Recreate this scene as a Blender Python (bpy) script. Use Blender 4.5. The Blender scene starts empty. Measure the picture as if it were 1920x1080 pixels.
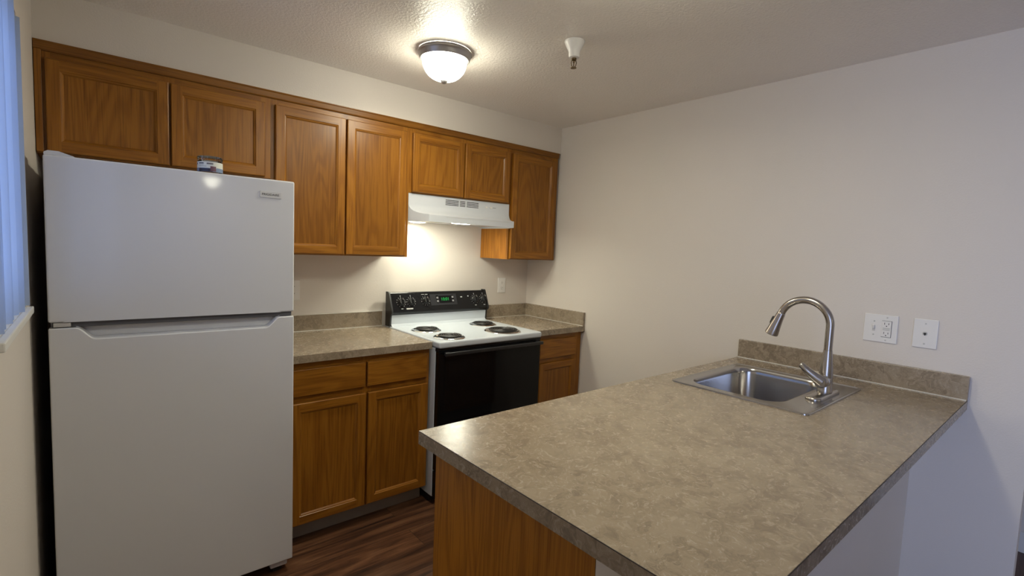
import bpy, bmesh, math, random
from mathutils import Vector, Matrix
random.seed(4)
scene = bpy.context.scene
C = scene.collection
R = math.radians

# ------------------------------------------------------------------ camera
cam_d = bpy.data.cameras.new('camera')
cam_d.sensor_width = 36.0
cam_d.lens = 928.96 / 1920 * 36.0
cam_d.clip_start = 0.02
cam = bpy.data.objects.new('camera', cam_d)
C.objects.link(cam)
_rt = Vector((0.76384714, -0.64412316, 0.04053273))
_up = Vector((0.01996755, 0.08635826, 0.99606403))
_fw = Vector((0.64508825, 0.76003132, -0.07882607))
_m = Matrix((_rt, _up, -_fw)).transposed().to_4x4()
_m.translation = Vector((-2.6556, -2.9488, 1.4394))
cam.matrix_world = _m
scene.camera = cam

# ------------------------------------------------------------------ exposure, sky
scene.view_settings.view_transform = 'Standard'
scene.view_settings.look = 'None'
scene.view_settings.gamma = 1.0
scene.view_settings.use_curve_mapping = False
scene.view_settings.exposure = 0.11
SKY = (0.50, 0.62, 0.97)
SKY_STRENGTH = 4.5
LAMP = 33.0             # radiance of the frosted lamp domes
LAMP_COL = (1.0, 0.965, 0.77)
HOOD_W = 1.5
LAMP_DOWN_W = 5.6

world = bpy.data.worlds.new('sky')
scene.world = world
world.use_nodes = True
wn = world.node_tree
wn.nodes['Background'].inputs[0].default_value = (*SKY, 1)
wn.nodes['Background'].inputs[1].default_value = SKY_STRENGTH

def portal(loc, rot, sx, sy):
    l = bpy.data.lights.new('daylight_portal', 'AREA')
    l.shape = 'RECTANGLE'
    l.size, l.size_y = sx, sy
    l.cycles.is_portal = True
    o = bpy.data.objects.new('daylight_portal', l)
    o.location = loc
    o.rotation_euler = rot
    C.objects.link(o)

XL = -2.8126            # left wall
ZC = 2.334              # ceiling
YR = -7.4               # rear wall
XH = 0.947              # far wall of the passage
portal((XL - .17, -4.3, 1.05), (0, R(-90), 0), 2.0, 2.0)
portal((XL - .17, -1.19, 1.63), (0, R(-90), 0), 0.86, 0.64)

# ------------------------------------------------------------------ materials
def mat(name, col=(.8, .8, .8), rough=.5, metal=0.0, **kw):
    m = bpy.data.materials.new(name)
    m.use_nodes = True
    b = m.node_tree.nodes['Principled BSDF']
    b.inputs['Base Color'].default_value = (*col, 1)
    b.inputs['Roughness'].default_value = rough
    b.inputs['Metallic'].default_value = metal
    for k, v in kw.items():
        b.inputs[k.replace('_', ' ')].default_value = v
    return m

class G:
    """small node graph helper"""
    def __init__(s, m):
        s.t = m.node_tree
        s.b = s.t.nodes['Principled BSDF']
    def n(s, typ, **kw):
        x = s.t.nodes.new(typ)
        for k, v in kw.items():
            setattr(x, k, v)
        return x
    def l(s, a, b):
        s.t.links.new(a, b)
    def coords(s, scale=(1, 1, 1), rand=True):
        tc = s.n('ShaderNodeTexCoord')
        out = tc.outputs['Object']
        if rand:
            oi = s.n('ShaderNodeObjectInfo')
            mu = s.n('ShaderNodeVectorMath', operation='SCALE')
            mu.inputs[0].default_value = (7.3, 11.9, 5.7)
            s.l(oi.outputs['Random'], mu.inputs['Scale'])
            ad = s.n('ShaderNodeVectorMath', operation='ADD')
            s.l(out, ad.inputs[0]); s.l(mu.outputs[0], ad.inputs[1])
            out = ad.outputs[0]
        mp = s.n('ShaderNodeMapping')
        mp.inputs['Scale'].default_value = scale
        s.l(out, mp.inputs[0])
        return mp.outputs[0]
    def noise(s, vec, scale, detail=3, rough=.55, dist=0):
        x = s.n('ShaderNodeTexNoise')
        x.inputs['Scale'].default_value = scale
        x.inputs['Detail'].default_value = detail
        x.inputs['Roughness'].default_value = rough
        x.inputs['Distortion'].default_value = dist
        if vec is not None:
            s.l(vec, x.inputs['Vector'])
        return x
    def ramp(s, fac, stops):
        r = s.n('ShaderNodeValToRGB')
        e = r.color_ramp.elements
        while len(e) < len(stops):
            e.new(.5)
        for i, (p, c) in enumerate(stops):
            e[i].position = p
            e[i].color = (*c, 1) if len(c) == 3 else c
        s.l(fac, r.inputs[0])
        return r.outputs[0]
    def mix(s, a, b, fac, mode='MIX'):
        x = s.n('ShaderNodeMix', data_type='RGBA', blend_type=mode)
        for v, i in ((fac, 0), (a, 6), (b, 7)):
            if hasattr(v, 'links'):
                s.l(v, x.inputs[i])
            else:
                x.inputs[i].default_value = v if i == 0 else (*v, 1)
        return x.outputs[2]
    def math(s, op, a, b=0.0):
        x = s.n('ShaderNodeMath', operation=op)
        for i, v in enumerate((a, b)):
            if hasattr(v, 'links'):
                s.l(v, x.inputs[i])
            else:
                x.inputs[i].default_value = v
        return x.outputs[0]
    def bump(s, h, strength, dist=.001):
        x = s.n('ShaderNodeBump')
        x.inputs['Strength'].default_value = strength
        x.inputs['Distance'].default_value = dist
        s.l(h, x.inputs['Height'])
        s.l(x.outputs[0], s.b.inputs['Normal'])

def painted(name, col, rough, bscale, bstr, bdist=.002, spec=.5):
    m = mat(name, col, rough)
    g = G(m)
    g.b.inputs['Specular IOR Level'].default_value = spec
    v = g.coords(rand=False)
    big = g.noise(v, 1.3, 3).outputs[0]
    c = g.mix(tuple(x * .965 for x in col), tuple(min(1, x * 1.03) for x in col), big)
    g.l(c, g.b.inputs['Base Color'])
    g.bump(g.noise(v, bscale, 4, .6).outputs[0], bstr, bdist)
    return m

M_WALL = painted('wall_paint', (.70, .645, .59), .62, 160, .35, .002, .35)
M_CEIL = painted('ceiling_paint', (.87, .815, .76), .31, 85, 1.0, .0035, .42)
M_TRIMW = painted('white_trim_paint', (.74, .73, .70), .4, 60, .08)
M_TOE = mat('shaded_toe_board', (.30, .275, .24), .5)  # off-white board, its shade put into a darker grey-beige colour
M_PLASTIC = mat('white_plastic', (.78, .76, .74), .35)
M_ENAMEL = mat('white_enamel', (.56, .60, .645), .18)
M_HOODW = mat('hood_white_enamel', (.63, .655, .70), .28)
M_DARK = mat('dark_slot', (.012, .012, .014), .6)

def oak(name, grain, cathedral=1.0, tone=1.0):
    """honey oak, grain running along z, x or y"""
    m = mat(name, (.3, .12, .03), .33)
    g = G(m)
    def sc(across, along):
        s = [across] * 3
        s['xyz'.index(grain)] = along
        return tuple(s)
    v1 = g.coords(sc(6.0, .7))
    n1 = g.noise(v1, 1.0, 2, .45, .3).outputs[0]
    ring = g.math('SINE', g.math('MULTIPLY', n1, 95.0))
    ring = g.math('ADD', g.math('MULTIPLY', ring, .5), .5)
    v2 = g.coords(sc(210, 5))
    fine = g.noise(v2, 1.0, 4, .6).outputs[0]
    v3 = g.coords(sc(2.2, .9))
    tonal = g.noise(v3, 1.0, 2, .5).outputs[0]
    t = tone
    lo = (.215 * t, .077 * t, .0078 * t)
    hi = (.345 * t, .144 * t, .0165 * t)
    base = g.mix(lo, hi, g.ramp(ring, [(.08, (0, 0, 0)), (.75, (1, 1, 1))]))
    base = g.mix(((lo[0] + hi[0]) / 2, (lo[1] + hi[1]) / 2, (lo[2] + hi[2]) / 2), base, .50 * cathedral)
    pores = g.ramp(fine, [(.32, (.58, .50, .42)), (.50, (1, 1, 1)), (.75, (1.08, 1.06, 1.02))])
    c = g.mix(base, pores, .78, 'MULTIPLY')
    c = g.mix(c, g.ramp(tonal, [(.3, (.82, .80, .78)), (.7, (1.12, 1.12, 1.1))]), 1.0, 'MULTIPLY')
    g.l(c, g.b.inputs['Base Color'])
    g.bump(fine, .25, .0006)
    g.b.inputs['Specular IOR Level'].default_value = .32
    return m

OAK_V = oak('oak_vertical_grain', 'z', .8)
OAK_H = oak('oak_horizontal_grain', 'x', .9)
OAK_P = oak('oak_panel_grain', 'z', .85, .97)
OAK_PLY = oak('oak_veneer_panel', 'z', .9, 1.42)
OAK_DARK = oak('oak_dark_stain', 'x', .6, .78)
OAKS = [OAK_V, OAK_H]

def laminate():
    m = mat('mottled_laminate', (.3, .25, .18), .3)
    g = G(m)
    v = g.coords((1, 1, 1), rand=False)
    warp = g.noise(v, 9, 3, .6)
    off = g.n('ShaderNodeVectorMath', operation='MULTIPLY_ADD')
    g.l(warp.outputs['Color'], off.inputs[0])
    off.inputs[1].default_value = (.12, .12, .12)
    g.l(v, off.inputs[2])
    vo = g.n('ShaderNodeTexVoronoi', feature='F1')
    vo.inputs['Scale'].default_value = 34
    g.l(off.outputs[0], vo.inputs['Vector'])
    chip = g.n('ShaderNodeSeparateColor')
    g.l(vo.outputs['Color'], chip.inputs[0])
    n2 = g.noise(off.outputs[0], 46, 8, .68, 1.6).outputs[0]
    n3 = g.noise(v, 5, 3, .5).outputs[0]
    f = g.math('ADD', g.math('MULTIPLY', chip.outputs[0], .15), g.math('MULTIPLY', n2, .66))
    f = g.math('ADD', f, g.math('MULTIPLY', n3, .22))
    c = g.ramp(f, [(.34, (.190, .145, .104)), (.44, (.243, .191, .138)), (.51, (.298, .240, .174)),
                   (.58, (.326, .264, .194)), (.75, (.350, .287, .213))])
    ve = g.n('ShaderNodeTexVoronoi', feature='DISTANCE_TO_EDGE')
    ve.inputs['Scale'].default_value = 30
    g.l(off.outputs[0], ve.inputs['Vector'])
    vein = g.ramp(ve.outputs['Distance'], [(.0, (1, 1, 1)), (.035, (0, 0, 0))])
    gate = g.ramp(g.noise(v, 30, 2).outputs[0], [(.52, (0, 0, 0)), (.62, (1, 1, 1))])
    c = g.mix(c, (.19, .145, .105), g.math('MULTIPLY', g.math('MULTIPLY', vein, gate), .45))
    gate2 = g.ramp(g.noise(v, 24, 2).outputs[0], [(.36, (1, 1, 1)), (.45, (0, 0, 0))])
    c = g.mix(c, (.43, .37, .29), g.math('MULTIPLY', g.math('MULTIPLY', vein, gate2), .07))
    g.l(c, g.b.inputs['Base Color'])
    g.l(g.ramp(n2, [(.3, (.19,) * 3), (.7, (.31,) * 3)]), g.b.inputs['Roughness'])
    g.bump(n2, .12, .0006)
    return m
M_LAM = laminate()
M_SEAM = mat('laminate_edge_line', (.022, .014, .011), .5)

def floor_mat():
    m = mat('brown_plank_floor', (.1, .05, .03), .42)
    g = G(m)
    v = g.coords(rand=False)
    br = g.n('ShaderNodeTexBrick')
    br.offset = .37
    br.inputs['Scale'].default_value = 1.0
    br.inputs['Brick Width'].default_value = 1.22
    br.inputs['Row Height'].default_value = .152
    br.inputs['Mortar Size'].default_value = .0011
    br.inputs['Color1'].default_value = (0, 0, 0, 1)
    br.inputs['Color2'].default_value = (1, 1, 1, 1)
    br.inputs['Mortar'].default_value = (.5, .5, .5, 1)
    g.l(v, br.inputs['Vector'])
    sh = g.n('ShaderNodeVectorMath', operation='MULTIPLY_ADD')
    g.l(br.outputs['Color'], sh.inputs[0])
    sh.inputs[1].default_value = (3.1, 2.3, 1)
    g.l(v, sh.inputs[2])
    mp = g.n('ShaderNodeMapping')
    mp.inputs['Scale'].default_value = (2.2, 26, 1)
    g.l(sh.outputs[0], mp.inputs[0])
    n = g.noise(mp.outputs[0], 1, 7, .62, .8).outputs[0]
    c = g.ramp(n, [(.28, (.018, .0075, .0042)), (.44, (.078, .032, .0155)), (.57, (.135, .060, .029)),
                   (.75, (.22, .115, .060))])
    tone = g.ramp(br.outputs['Color'], [(0, (.78, .76, .75)), (1, (1.15, 1.12, 1.1))])
    c = g.mix(c, tone, 1.0, 'MULTIPLY')
    c = g.mix(c, (.012, .007, .005), br.outputs['Fac'])
    g.l(c, g.b.inputs['Base Color'])
    g.bump(n, .15, .0008)
    return m
M_FLOOR = floor_mat()

def pebbled_white():
    m = mat('fridge_white', (.67, .675, .70), .30, Coat_Weight=.5, Coat_Roughness=.06, Specular_IOR_Level=.1)
    g = G(m)
    v = g.coords(rand=False)
    g.bump(g.noise(v, 420, 2, .5).outputs[0], .05, .0005)
    return m
M_FRIDGE = pebbled_white()
M_GASKET = mat('grey_gasket', (.10, .10, .11), .6)
M_GREYPL = mat('light_grey_plastic', (.55, .54, .52), .4)
M_BLACK = mat('black_enamel', (.008, .008, .009), .14, Specular_IOR_Level=.28)
M_BLACKG = mat('black_glass', (.005, .005, .006), .05, Specular_IOR_Level=.22)
M_BLACKM = mat('black_satin_plastic', (.016, .016, .017), .38)
M_PANELG = mat('charcoal_display_panel', (.022, .022, .025), .3, Specular_IOR_Level=.3)
M_MARK = mat('pale_print', (.42, .42, .42), .5)
M_BUTTON = mat('grey_button', (.17, .165, .17), .45)
M_COIL = mat('burner_coil_iron', (.018, .017, .017), .42, .3)
M_CHROME = mat('chrome', (.78, .77, .75), .09, 1.0)
M_KNOBHI = mat('knob_pointer_chrome', (.85, .84, .82), .15, 1.0)
M_NICKEL = mat('satin_nickel', (.46, .43, .40), .27, 1.0)
M_LAMPRIM = mat('lamp_nickel', (.42, .40, .40), .38, .85)
M_BRASS = mat('sprinkler_bronze', (.20, .145, .085), .3, 1.0)
M_ALU = mat('aluminium_strip', (.88, .86, .80), .42, .55)

def brushed():
    m = mat('stainless_steel', (.45, .44, .435), .26, 1.0)
    g = G(m)
    v = g.coords((4, 4, 4), rand=False)
    n = g.noise(v, 1, 2, .5).outputs[0]
    g.l(g.ramp(n, [(.3, (.16,) * 3), (.7, (.22,) * 3)]), g.b.inputs['Roughness'])
    g.b.inputs['Anisotropic'].default_value = .4
    return m
M_STEEL = brushed()

def emit(name, col, strength, base=None):
    m = mat(name, base or col, .3)
    b = m.node_tree.nodes['Principled BSDF']
    b.inputs['Emission Color'].default_value = (*col, 1)
    b.inputs['Emission Strength'].default_value = strength
    return m
M_DOME = emit('frosted_glass_lit', LAMP_COL, LAMP, (.9, .9, .9))
M_LENS = emit('hood_lens_lit', (1.0, .99, .80), 80.0, (.9, .9, .85))
M_BULB = emit('hood_bulb_lit', (1.0, .99, .80), 9.0, (.9, .9, .85))
M_LED = emit('green_led', (.03, .75, .12), .55, (.0, .05, .01))

def mesh_filter():
    m = mat('aluminium_mesh', (.45, .43, .38), .4, .9)
    g = G(m)
    v = g.coords(rand=False)
    c = g.n('ShaderNodeTexChecker')
    c.inputs['Scale'].default_value = 260
    c.inputs['Color1'].default_value = (.62, .60, .52, 1)
    c.inputs['Color2'].default_value = (.20, .19, .16, 1)
    g.l(v, c.inputs['Vector'])
    g.l(c.outputs[0], g.b.inputs['Base Color'])
    return m
M_MESH = mesh_filter()

def pane_glass(name, tint=(1, 1, 1)):
    m = bpy.data.materials.new(name)
    m.use_nodes = True
    t = m.node_tree
    t.nodes.remove(t.nodes['Principled BSDF'])
    out = t.nodes['Material Output']
    tr = t.nodes.new('ShaderNodeBsdfTransparent')
    tr.inputs[0].default_value = (*tint, 1)
    gl = t.nodes.new('ShaderNodeBsdfGlossy')
    gl.inputs['Roughness'].default_value = .02
    fr = t.nodes.new('ShaderNodeFresnel')
    fr.inputs[0].default_value = 1.45
    mx = t.nodes.new('ShaderNodeMixShader')
    t.links.new(fr.outputs[0], mx.inputs[0])
    t.links.new(tr.outputs[0], mx.inputs[1])
    t.links.new(gl.outputs[0], mx.inputs[2])
    t.links.new(mx.outputs[0], out.inputs[0])
    return m
M_PANE = pane_glass('window_glass')
M_CLEAR = pane_glass('clear_plastic', (.86, .86, .85))

def vane_mat():  # pale white vinyl with the blue of the daylight mixed into its colours
    m = bpy.data.materials.new('translucent_vinyl')
    m.use_nodes = True
    t = m.node_tree
    t.nodes.remove(t.nodes['Principled BSDF'])
    d = t.nodes.new('ShaderNodeBsdfDiffuse')
    d.inputs[0].default_value = (.50, .56, .66, 1)
    tr = t.nodes.new('ShaderNodeBsdfTranslucent')
    tr.inputs[0].default_value = (.31, .42, .60, 1)
    mx = t.nodes.new('ShaderNodeMixShader')
    mx.inputs[0].default_value = .55
    t.links.new(d.outputs[0], mx.inputs[1])
    t.links.new(tr.outputs[0], mx.inputs[2])
    t.links.new(mx.outputs[0], t.nodes['Material Output'].inputs[0])
    return m
M_VANE = vane_mat()
M_LABELW = mat('label_white', (.72, .74, .70), .5)
M_LABELB = mat('label_blue', (.20, .27, .42), .5)
M_LABELN = mat('label_navy', (.018, .02, .05), .5)
M_LABELP = mat('label_plum', (.16, .07, .10), .5)
M_BADGE = mat('badge_silver', (.60, .60, .62), .3, .35)
M_INK = mat('dark_ink', (.02, .02, .022), .5)

# ------------------------------------------------------------------ mesh helpers
ORIG = {}
def new():
    return bmesh.new()

def box(bm, x0, x1, y0, y1, z0, z1, bev=0.0, mi=0, seg=2):
    x0, x1 = sorted((x0, x1)); y0, y1 = sorted((y0, y1)); z0, z1 = sorted((z0, z1))
    v = [bm.verts.new(p) for p in ((x0, y0, z0), (x1, y0, z0), (x1, y1, z0), (x0, y1, z0),
                                   (x0, y0, z1), (x1, y0, z1), (x1, y1, z1), (x0, y1, z1))]
    fs = [bm.faces.new([v[i] for i in q]) for q in
          ((3, 2, 1, 0), (4, 5, 6, 7), (0, 1, 5, 4), (1, 2, 6, 5), (2, 3, 7, 6), (3, 0, 4, 7))]
    for f in fs:
        f.material_index = mi
    if bev:
        es = list({e for f in fs for e in f.edges})
        r = bmesh.ops.bevel(bm, geom=es, offset=bev, offset_type='OFFSET', segments=seg, profile=.5, affect='EDGES')
        for f in r['faces']:
            f.material_index = mi
    return fs

def lathe(bm, prof, c, axis=Vector((0, 0, 1)), seg=40, mi=0, cap=True):
    """prof: (radius, distance along axis)"""
    axis = Vector(axis).normalized()
    a = axis.orthogonal().normalized()
    b = axis.cross(a)
    c = Vector(c)
    rings = []
    for r, h in prof:
        if r < 1e-6:
            rings.append([bm.verts.new(c + axis * h)])
        else:
            rings.append([bm.verts.new(c + axis * h + (a * math.cos(t) + b * math.sin(t)) * r)
                          for t in [2 * math.pi * i / seg for i in range(seg)]])
    for p, q in zip(rings, rings[1:]):
        for i in range(seg):
            j = (i + 1) % seg
            if len(p) == 1 and len(q) == 1:
                continue
            if len(p) == 1:
                f = bm.faces.new((p[0], q[i], q[j]))
            elif len(q) == 1:
                f = bm.faces.new((p[i], q[0], p[j]))
            else:
                f = bm.faces.new((p[i], q[i], q[j], p[j]))
            f.material_index = mi
    if cap:
        for r in (rings[0], rings[-1]):
            if len(r) > 1:
                bm.faces.new(r).material_index = mi

def tube(bm, pts, rad, seg=20, mi=0, cap=True, squash=1.0):
    pts = [Vector(p) for p in pts]
    if not hasattr(rad, '__len__'):
        rad = [rad] * len(pts)
    rings = []
    t0 = (pts[1] - pts[0]).normalized()
    a = t0.orthogonal().normalized()
    for i, p in enumerate(pts):
        t = (pts[min(i + 1, len(pts) - 1)] - pts[max(i - 1, 0)]).normalized()
        a = (a - t * a.dot(t)).normalized()
        b = t.cross(a)
        rings.append([bm.verts.new(p + (a * math.cos(q) + b * math.sin(q) * squash) * rad[i])
                      for q in [2 * math.pi * k / seg for k in range(seg)]])
    for p, q in zip(rings, rings[1:]):
        for i in range(seg):
            j = (i + 1) % seg
            bm.faces.new((p[i], p[j], q[j], q[i])).material_index = mi
    if cap:
        bm.faces.new(rings[0][::-1]).material_index = mi
        bm.faces.new(rings[-1]).material_index = mi

def prism(bm, poly, x0, x1, mi=0, plane='yz'):
    """extrude a 2-D outline; plane 'yz' along x, 'xz' along y, 'xy' along z"""
    def P(u, v, w):
        return {'yz': (w, u, v), 'xz': (u, w, v), 'xy': (u, v, w)}[plane]
    a = [bm.verts.new(P(u, v, x0)) for u, v in poly]
    b = [bm.verts.new(P(u, v, x1)) for u, v in poly]
    n = len(poly)
    fs = [bm.faces.new(a), bm.faces.new(b[::-1])]
    for i in range(n):
        fs.append(bm.faces.new((a[i], b[i], b[(i + 1) % n], a[(i + 1) % n])))
    for f in fs:
        f.material_index = mi
    return fs

def rrect(x0, x1, y0, y1, r, seg=6):
    pts = []
    for cx, cy, a0 in ((x1 - r, y1 - r, 0), (x0 + r, y1 - r, 90), (x0 + r, y0 + r, 180), (x1 - r, y0 + r, 270)):
        for k in range(seg + 1):
            t = R(a0 + 90 * k / seg)
            pts.append((cx + r * math.cos(t), cy + r * math.sin(t)))
    return pts

def loft(bm, rings, mi=0, cap0=False, cap1=False):
    vs = [[bm.verts.new(p) for p in r] for r in rings]
    n = len(vs[0])
    for p, q in zip(vs, vs[1:]):
        for i in range(n):
            j = (i + 1) % n
            bm.faces.new((p[i], p[j], q[j], q[i])).material_index = mi
    if cap0:
        bm.faces.new(vs[0][::-1]).material_index = mi
    if cap1:
        bm.faces.new(vs[-1]).material_index = mi

def obj(name, bm, mats, parent=None, smooth=None, recalc=True):
    if recalc:
        bmesh.ops.recalc_face_normals(bm, faces=bm.faces)
    me = bpy.data.meshes.new(name)
    o = bpy.data.objects.new(name, me)
    C.objects.link(o)
    if parent is not None:
        org = ORIG[parent.name]
        o.parent = parent
    else:
        xs = [v.co for v in bm.verts]
        lo = Vector([min(p[i] for p in xs) for i in range(3)])
        hi = Vector([max(p[i] for p in xs) for i in range(3)])
        org = Vector(((lo.x + hi.x) / 2, (lo.y + hi.y) / 2, lo.z))
        o.location = org
    ORIG[o.name] = org.copy()
    bmesh.ops.translate(bm, verts=bm.verts, vec=-org)
    bm.to_mesh(me)
    bm.free()
    for m in (mats if isinstance(mats, (list, tuple)) else [mats]):
        me.materials.append(m)
    if smooth is not None:
        for p in me.polygons:
            p.use_smooth = True
        me.set_sharp_from_angle(angle=R(smooth))
        if smooth <= 30:
            wm = o.modifiers.new('weighted_normals', 'WEIGHTED_NORMAL')
            wm.keep_sharp = True
    return o

def tag(o, label, cat, group=None):
    o['label'] = label
    o['category'] = cat
    if group:
        o['group'] = group
    return o

def thing(name, loc, label, cat, group=None):
    o = bpy.data.objects.new(name, None)
    o.empty_display_size = .1
    C.objects.link(o)
    o.location = loc
    ORIG[o.name] = Vector(loc)
    return tag(o, label, cat, group)

def struct(name, bm, m, parent=None, smooth=None):
    o = obj(name, bm, m, parent, smooth)
    if parent is None:
        o['kind'] = 'structure'
    return o

def text_mesh(name, body, size, m, parent, mw, depth=.0004, spacing=1.0):
    cu = bpy.data.curves.new(name, 'FONT')
    cu.body = body
    cu.size = size
    cu.extrude = depth
    cu.align_x = 'CENTER'
    cu.align_y = 'CENTER'
    cu.space_character = spacing
    t = bpy.data.objects.new(name, cu)
    C.objects.link(t)
    dg = bpy.context.evaluated_depsgraph_get()
    me = bpy.data.meshes.new_from_object(t.evaluated_get(dg))
    bpy.data.objects.remove(t)
    bpy.data.curves.remove(cu)
    bm = bmesh.new()
    bm.from_mesh(me)
    bpy.data.meshes.remove(me)
    bmesh.ops.transform(bm, matrix=mw, verts=bm.verts)
    return obj(name, bm, m, parent, recalc=False)

# ------------------------------------------------------------------ room shell
bm = new(); box(bm, XL - .3, XH + .15, YR - .15, .15, -.06, 0)
struct('floor', bm, M_FLOOR)
bm = new(); box(bm, XL - .3, XH + .15, YR - .15, .15, ZC, ZC + .1)
struct('ceiling', bm, M_CEIL)
bm = new(); box(bm, XL, XH, 0, .12, 0, ZC)
struct('wall_back', bm, M_WALL)
bm = new(); box(bm, XL, 0, -.3145, 0, 2.149, ZC)
struct('wall_soffit', bm, M_WALL)
bm = new(); box(bm, 0, .115, -2.838, 0, 0, ZC, 0)
struct('wall_right', bm, M_WALL)
bm = new(); box(bm, XH, XH + .12, YR, .12, 0, ZC)
struct('wall_passage', bm, M_WALL)
bm = new(); box(bm, XL - .16, XH + .12, YR - .12, YR, 0, ZC)
struct('wall_rear', bm, M_WALL)
# left wall with the small window and an unseen glazed living-room door sized for daylight
WY0, WY1, WZ0, WZ1 = -1.505, -.868, 1.186, 2.062
DY0, DY1, DZ0, DZ1 = -5.3, -3.3, .04, 2.06
bm = new()
T = .16
box(bm, XL - T, XL, WY1, .12, 0, ZC)
box(bm, XL - T, XL, WY0, WY1, 0, WZ0)
box(bm, XL - T, XL, WY0, WY1, WZ1, ZC)
box(bm, XL - T, XL, DY1, WY0, 0, ZC)
box(bm, XL - T, XL, DY0, DY1, 0, DZ0)
box(bm, XL - T, XL, DY0, DY1, DZ1, ZC)
box(bm, XL - T, XL, YR, DY0, 0, ZC)
struct('wall_left', bm, M_WALL)
bm = new(); box(bm, -1.9, -.001, -2.50, -2.352, 0, .872)
struct('wall_peninsula', bm, M_WALL)

def window(name, y0, y1, z0, z1, mull):
    bm = new()
    f = .045
    xa, xb = XL - .145, XL - .105
    box(bm, xa, xb, y0, y0 + f, z0, z1, .003); box(bm, xa, xb, y1 - f, y1, z0, z1, .003)
    box(bm, xa, xb, y0 + f, y1 - f, z0, z0 + f, .003); box(bm, xa, xb, y0 + f, y1 - f, z1 - f, z1, .003)
    if mull:
        m = (y0 + y1) / 2
        box(bm, xa, xb, m - f / 2, m + f / 2, z0 + f, z1 - f, .003)
    w = struct(name, bm, M_TRIMW)
    bm = new(); box(bm, XL - .128, XL - .122, y0 + f, y1 - f, z0 + f, z1 - f)
    obj('pane', bm, M_PANE, w)
    return w
window('window_1', WY0, WY1, WZ0 + .02, WZ1, False)
window('unseen_window_2', DY0, DY1, DZ0, DZ1, True)  # unseen glazed door, placed and sized to supply the blue daylight
# window sill with a rounded nose
bm = new()
box(bm, XL - .10, XL, WY0 + .001, WY1 - .001, WZ0, 1.205)
box(bm, XL, XL + .0165, WY0 - .012, WY1 + .012, 1.184, 1.205, .003)
struct('trim_1', bm, M_TRIMW)
# baseboards
for nm, a in (('baseboard_passage', (XH - .012, XH, YR, 0, 0, .105)),
              ('baseboard_right', (-.012, 0, -2.838, -2.502, 0, .085)),
              ('baseboard_peninsula', (-1.9, -.013, -2.512, -2.5, 0, .085))):
    bm = new(); box(bm, *a, .002)
    struct(nm, bm, M_TRIMW)

# ------------------------------------------------------------------ vertical blind in the small window
bl = thing('vertical_blind', (XL - .03, (WY0 + WY1) / 2, 1.21),
           'vertical blind of pale vinyl vanes hanging in the small window left of the fridge', 'blind')
bm = new(); box(bm, XL - .065, XL - .015, WY0 + .01, WY1 - .01, 2.032, WZ1 - .002, .004)
obj('head_rail', bm, M_TRIMW, bl)
ys = [-.882, -.962, -1.045, -1.125, -1.205, -1.285, -1.365, -1.445]
for i, y in enumerate(ys):
    bm = new()
    ang = R((38, 27, 44, 30, 36, 25, 40, 32)[i])
    n = 6
    w = .086
    x1 = XL + (.0095, .005, .011, .006, .003, .008, .004, .009)[i]
    rows = []
    for z in (1.211 + .002 * (i % 2), 2.046):
        row = []
        for k in range(n + 1):
            s = k / n
            bow = .004 * math.sin(math.pi * s)
            px = x1 - (1 - s) * w * math.sin(ang) * 1.0 - bow * math.cos(ang)
            py = y - (1 - s) * w * math.cos(ang) + bow * math.sin(ang)
            row.append(bm.verts.new((px, py, z)))
        rows.append(row)
    for k in range(n):
        bm.faces.new((rows[0][k], rows[0][k + 1], rows[1][k + 1], rows[1][k]))
    v = obj('vane', bm, M_VANE, bl, 60)

# ------------------------------------------------------------------ cabinet helpers
def make_door(parent, x0, x1, z0, z1, yf, s=1, t=.019, w=.041):
    bm = new()
    def ring(i, d):
        y = yf + s * d
        return [bm.verts.new(p) for p in ((x0 + i, y, z0 + i), (x0 + i, y, z1 - i), (x1 - i, y, z1 - i), (x1 - i, y, z0 + i))]
    def strip(a, b):
        for k in range(4):
            f = bm.faces.new((a[k], a[(k + 1) % 4], b[(k + 1) % 4], b[k]))
            f.material_index = 0 if k in (0, 2) else 1
    def quad(xa, xb, za, zb, mi):
        f = bm.faces.new([bm.verts.new(p) for p in ((xa, yf, za), (xa, yf, zb), (xb, yf, zb), (xb, yf, za))])
        f.material_index = mi
    e = .004
    r = [ring(0, t), ring(0, .005), ring(.0012, .0016), ring(e, 0)]
    for a, b in zip(r, r[1:]):
        strip(a, b)
    quad(x0 + e, x0 + w, z0 + e, z1 - e, 0)
    quad(x1 - w, x1 - e, z0 + e, z1 - e, 0)
    quad(x0 + w, x1 - w, z0 + e, z0 + w, 1)
    quad(x0 + w, x1 - w, z1 - w, z1 - e, 1)
    r = [ring(w, 0), ring(w + .002, .003), ring(w + .006, .004), ring(w + .012, .0105), ring(w + .012, t)]
    for a, b in zip(r, r[1:]):
        strip(a, b)
    b_ = [bm.verts.new(v.co) for v in ring(0, t)]
    c_ = [bm.verts.new(v.co) for v in ring(w + .012, t)]
    strip(b_, c_)
    bmesh.ops.remove_doubles(bm, verts=bm.verts, dist=1e-5)
    d = obj('door', bm, OAKS, parent)
    bm = new()
    box(bm, x0 + w + .0115, x1 - w - .0115, yf + s * .0095, yf + s * .016, z0 + w + .0115, z1 - w - .0115)
    obj('inset_panel', bm, OAK_P, d)
    return d

def make_drawer(parent, x0, x1, z0, z1, yf, s=1, t=.019):
    bm = new()
    box(bm, x0, x1, yf, yf + s * t, z0, z1, .0045, seg=3)
    return obj('drawer', bm, OAK_H, parent, 30)

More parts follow.
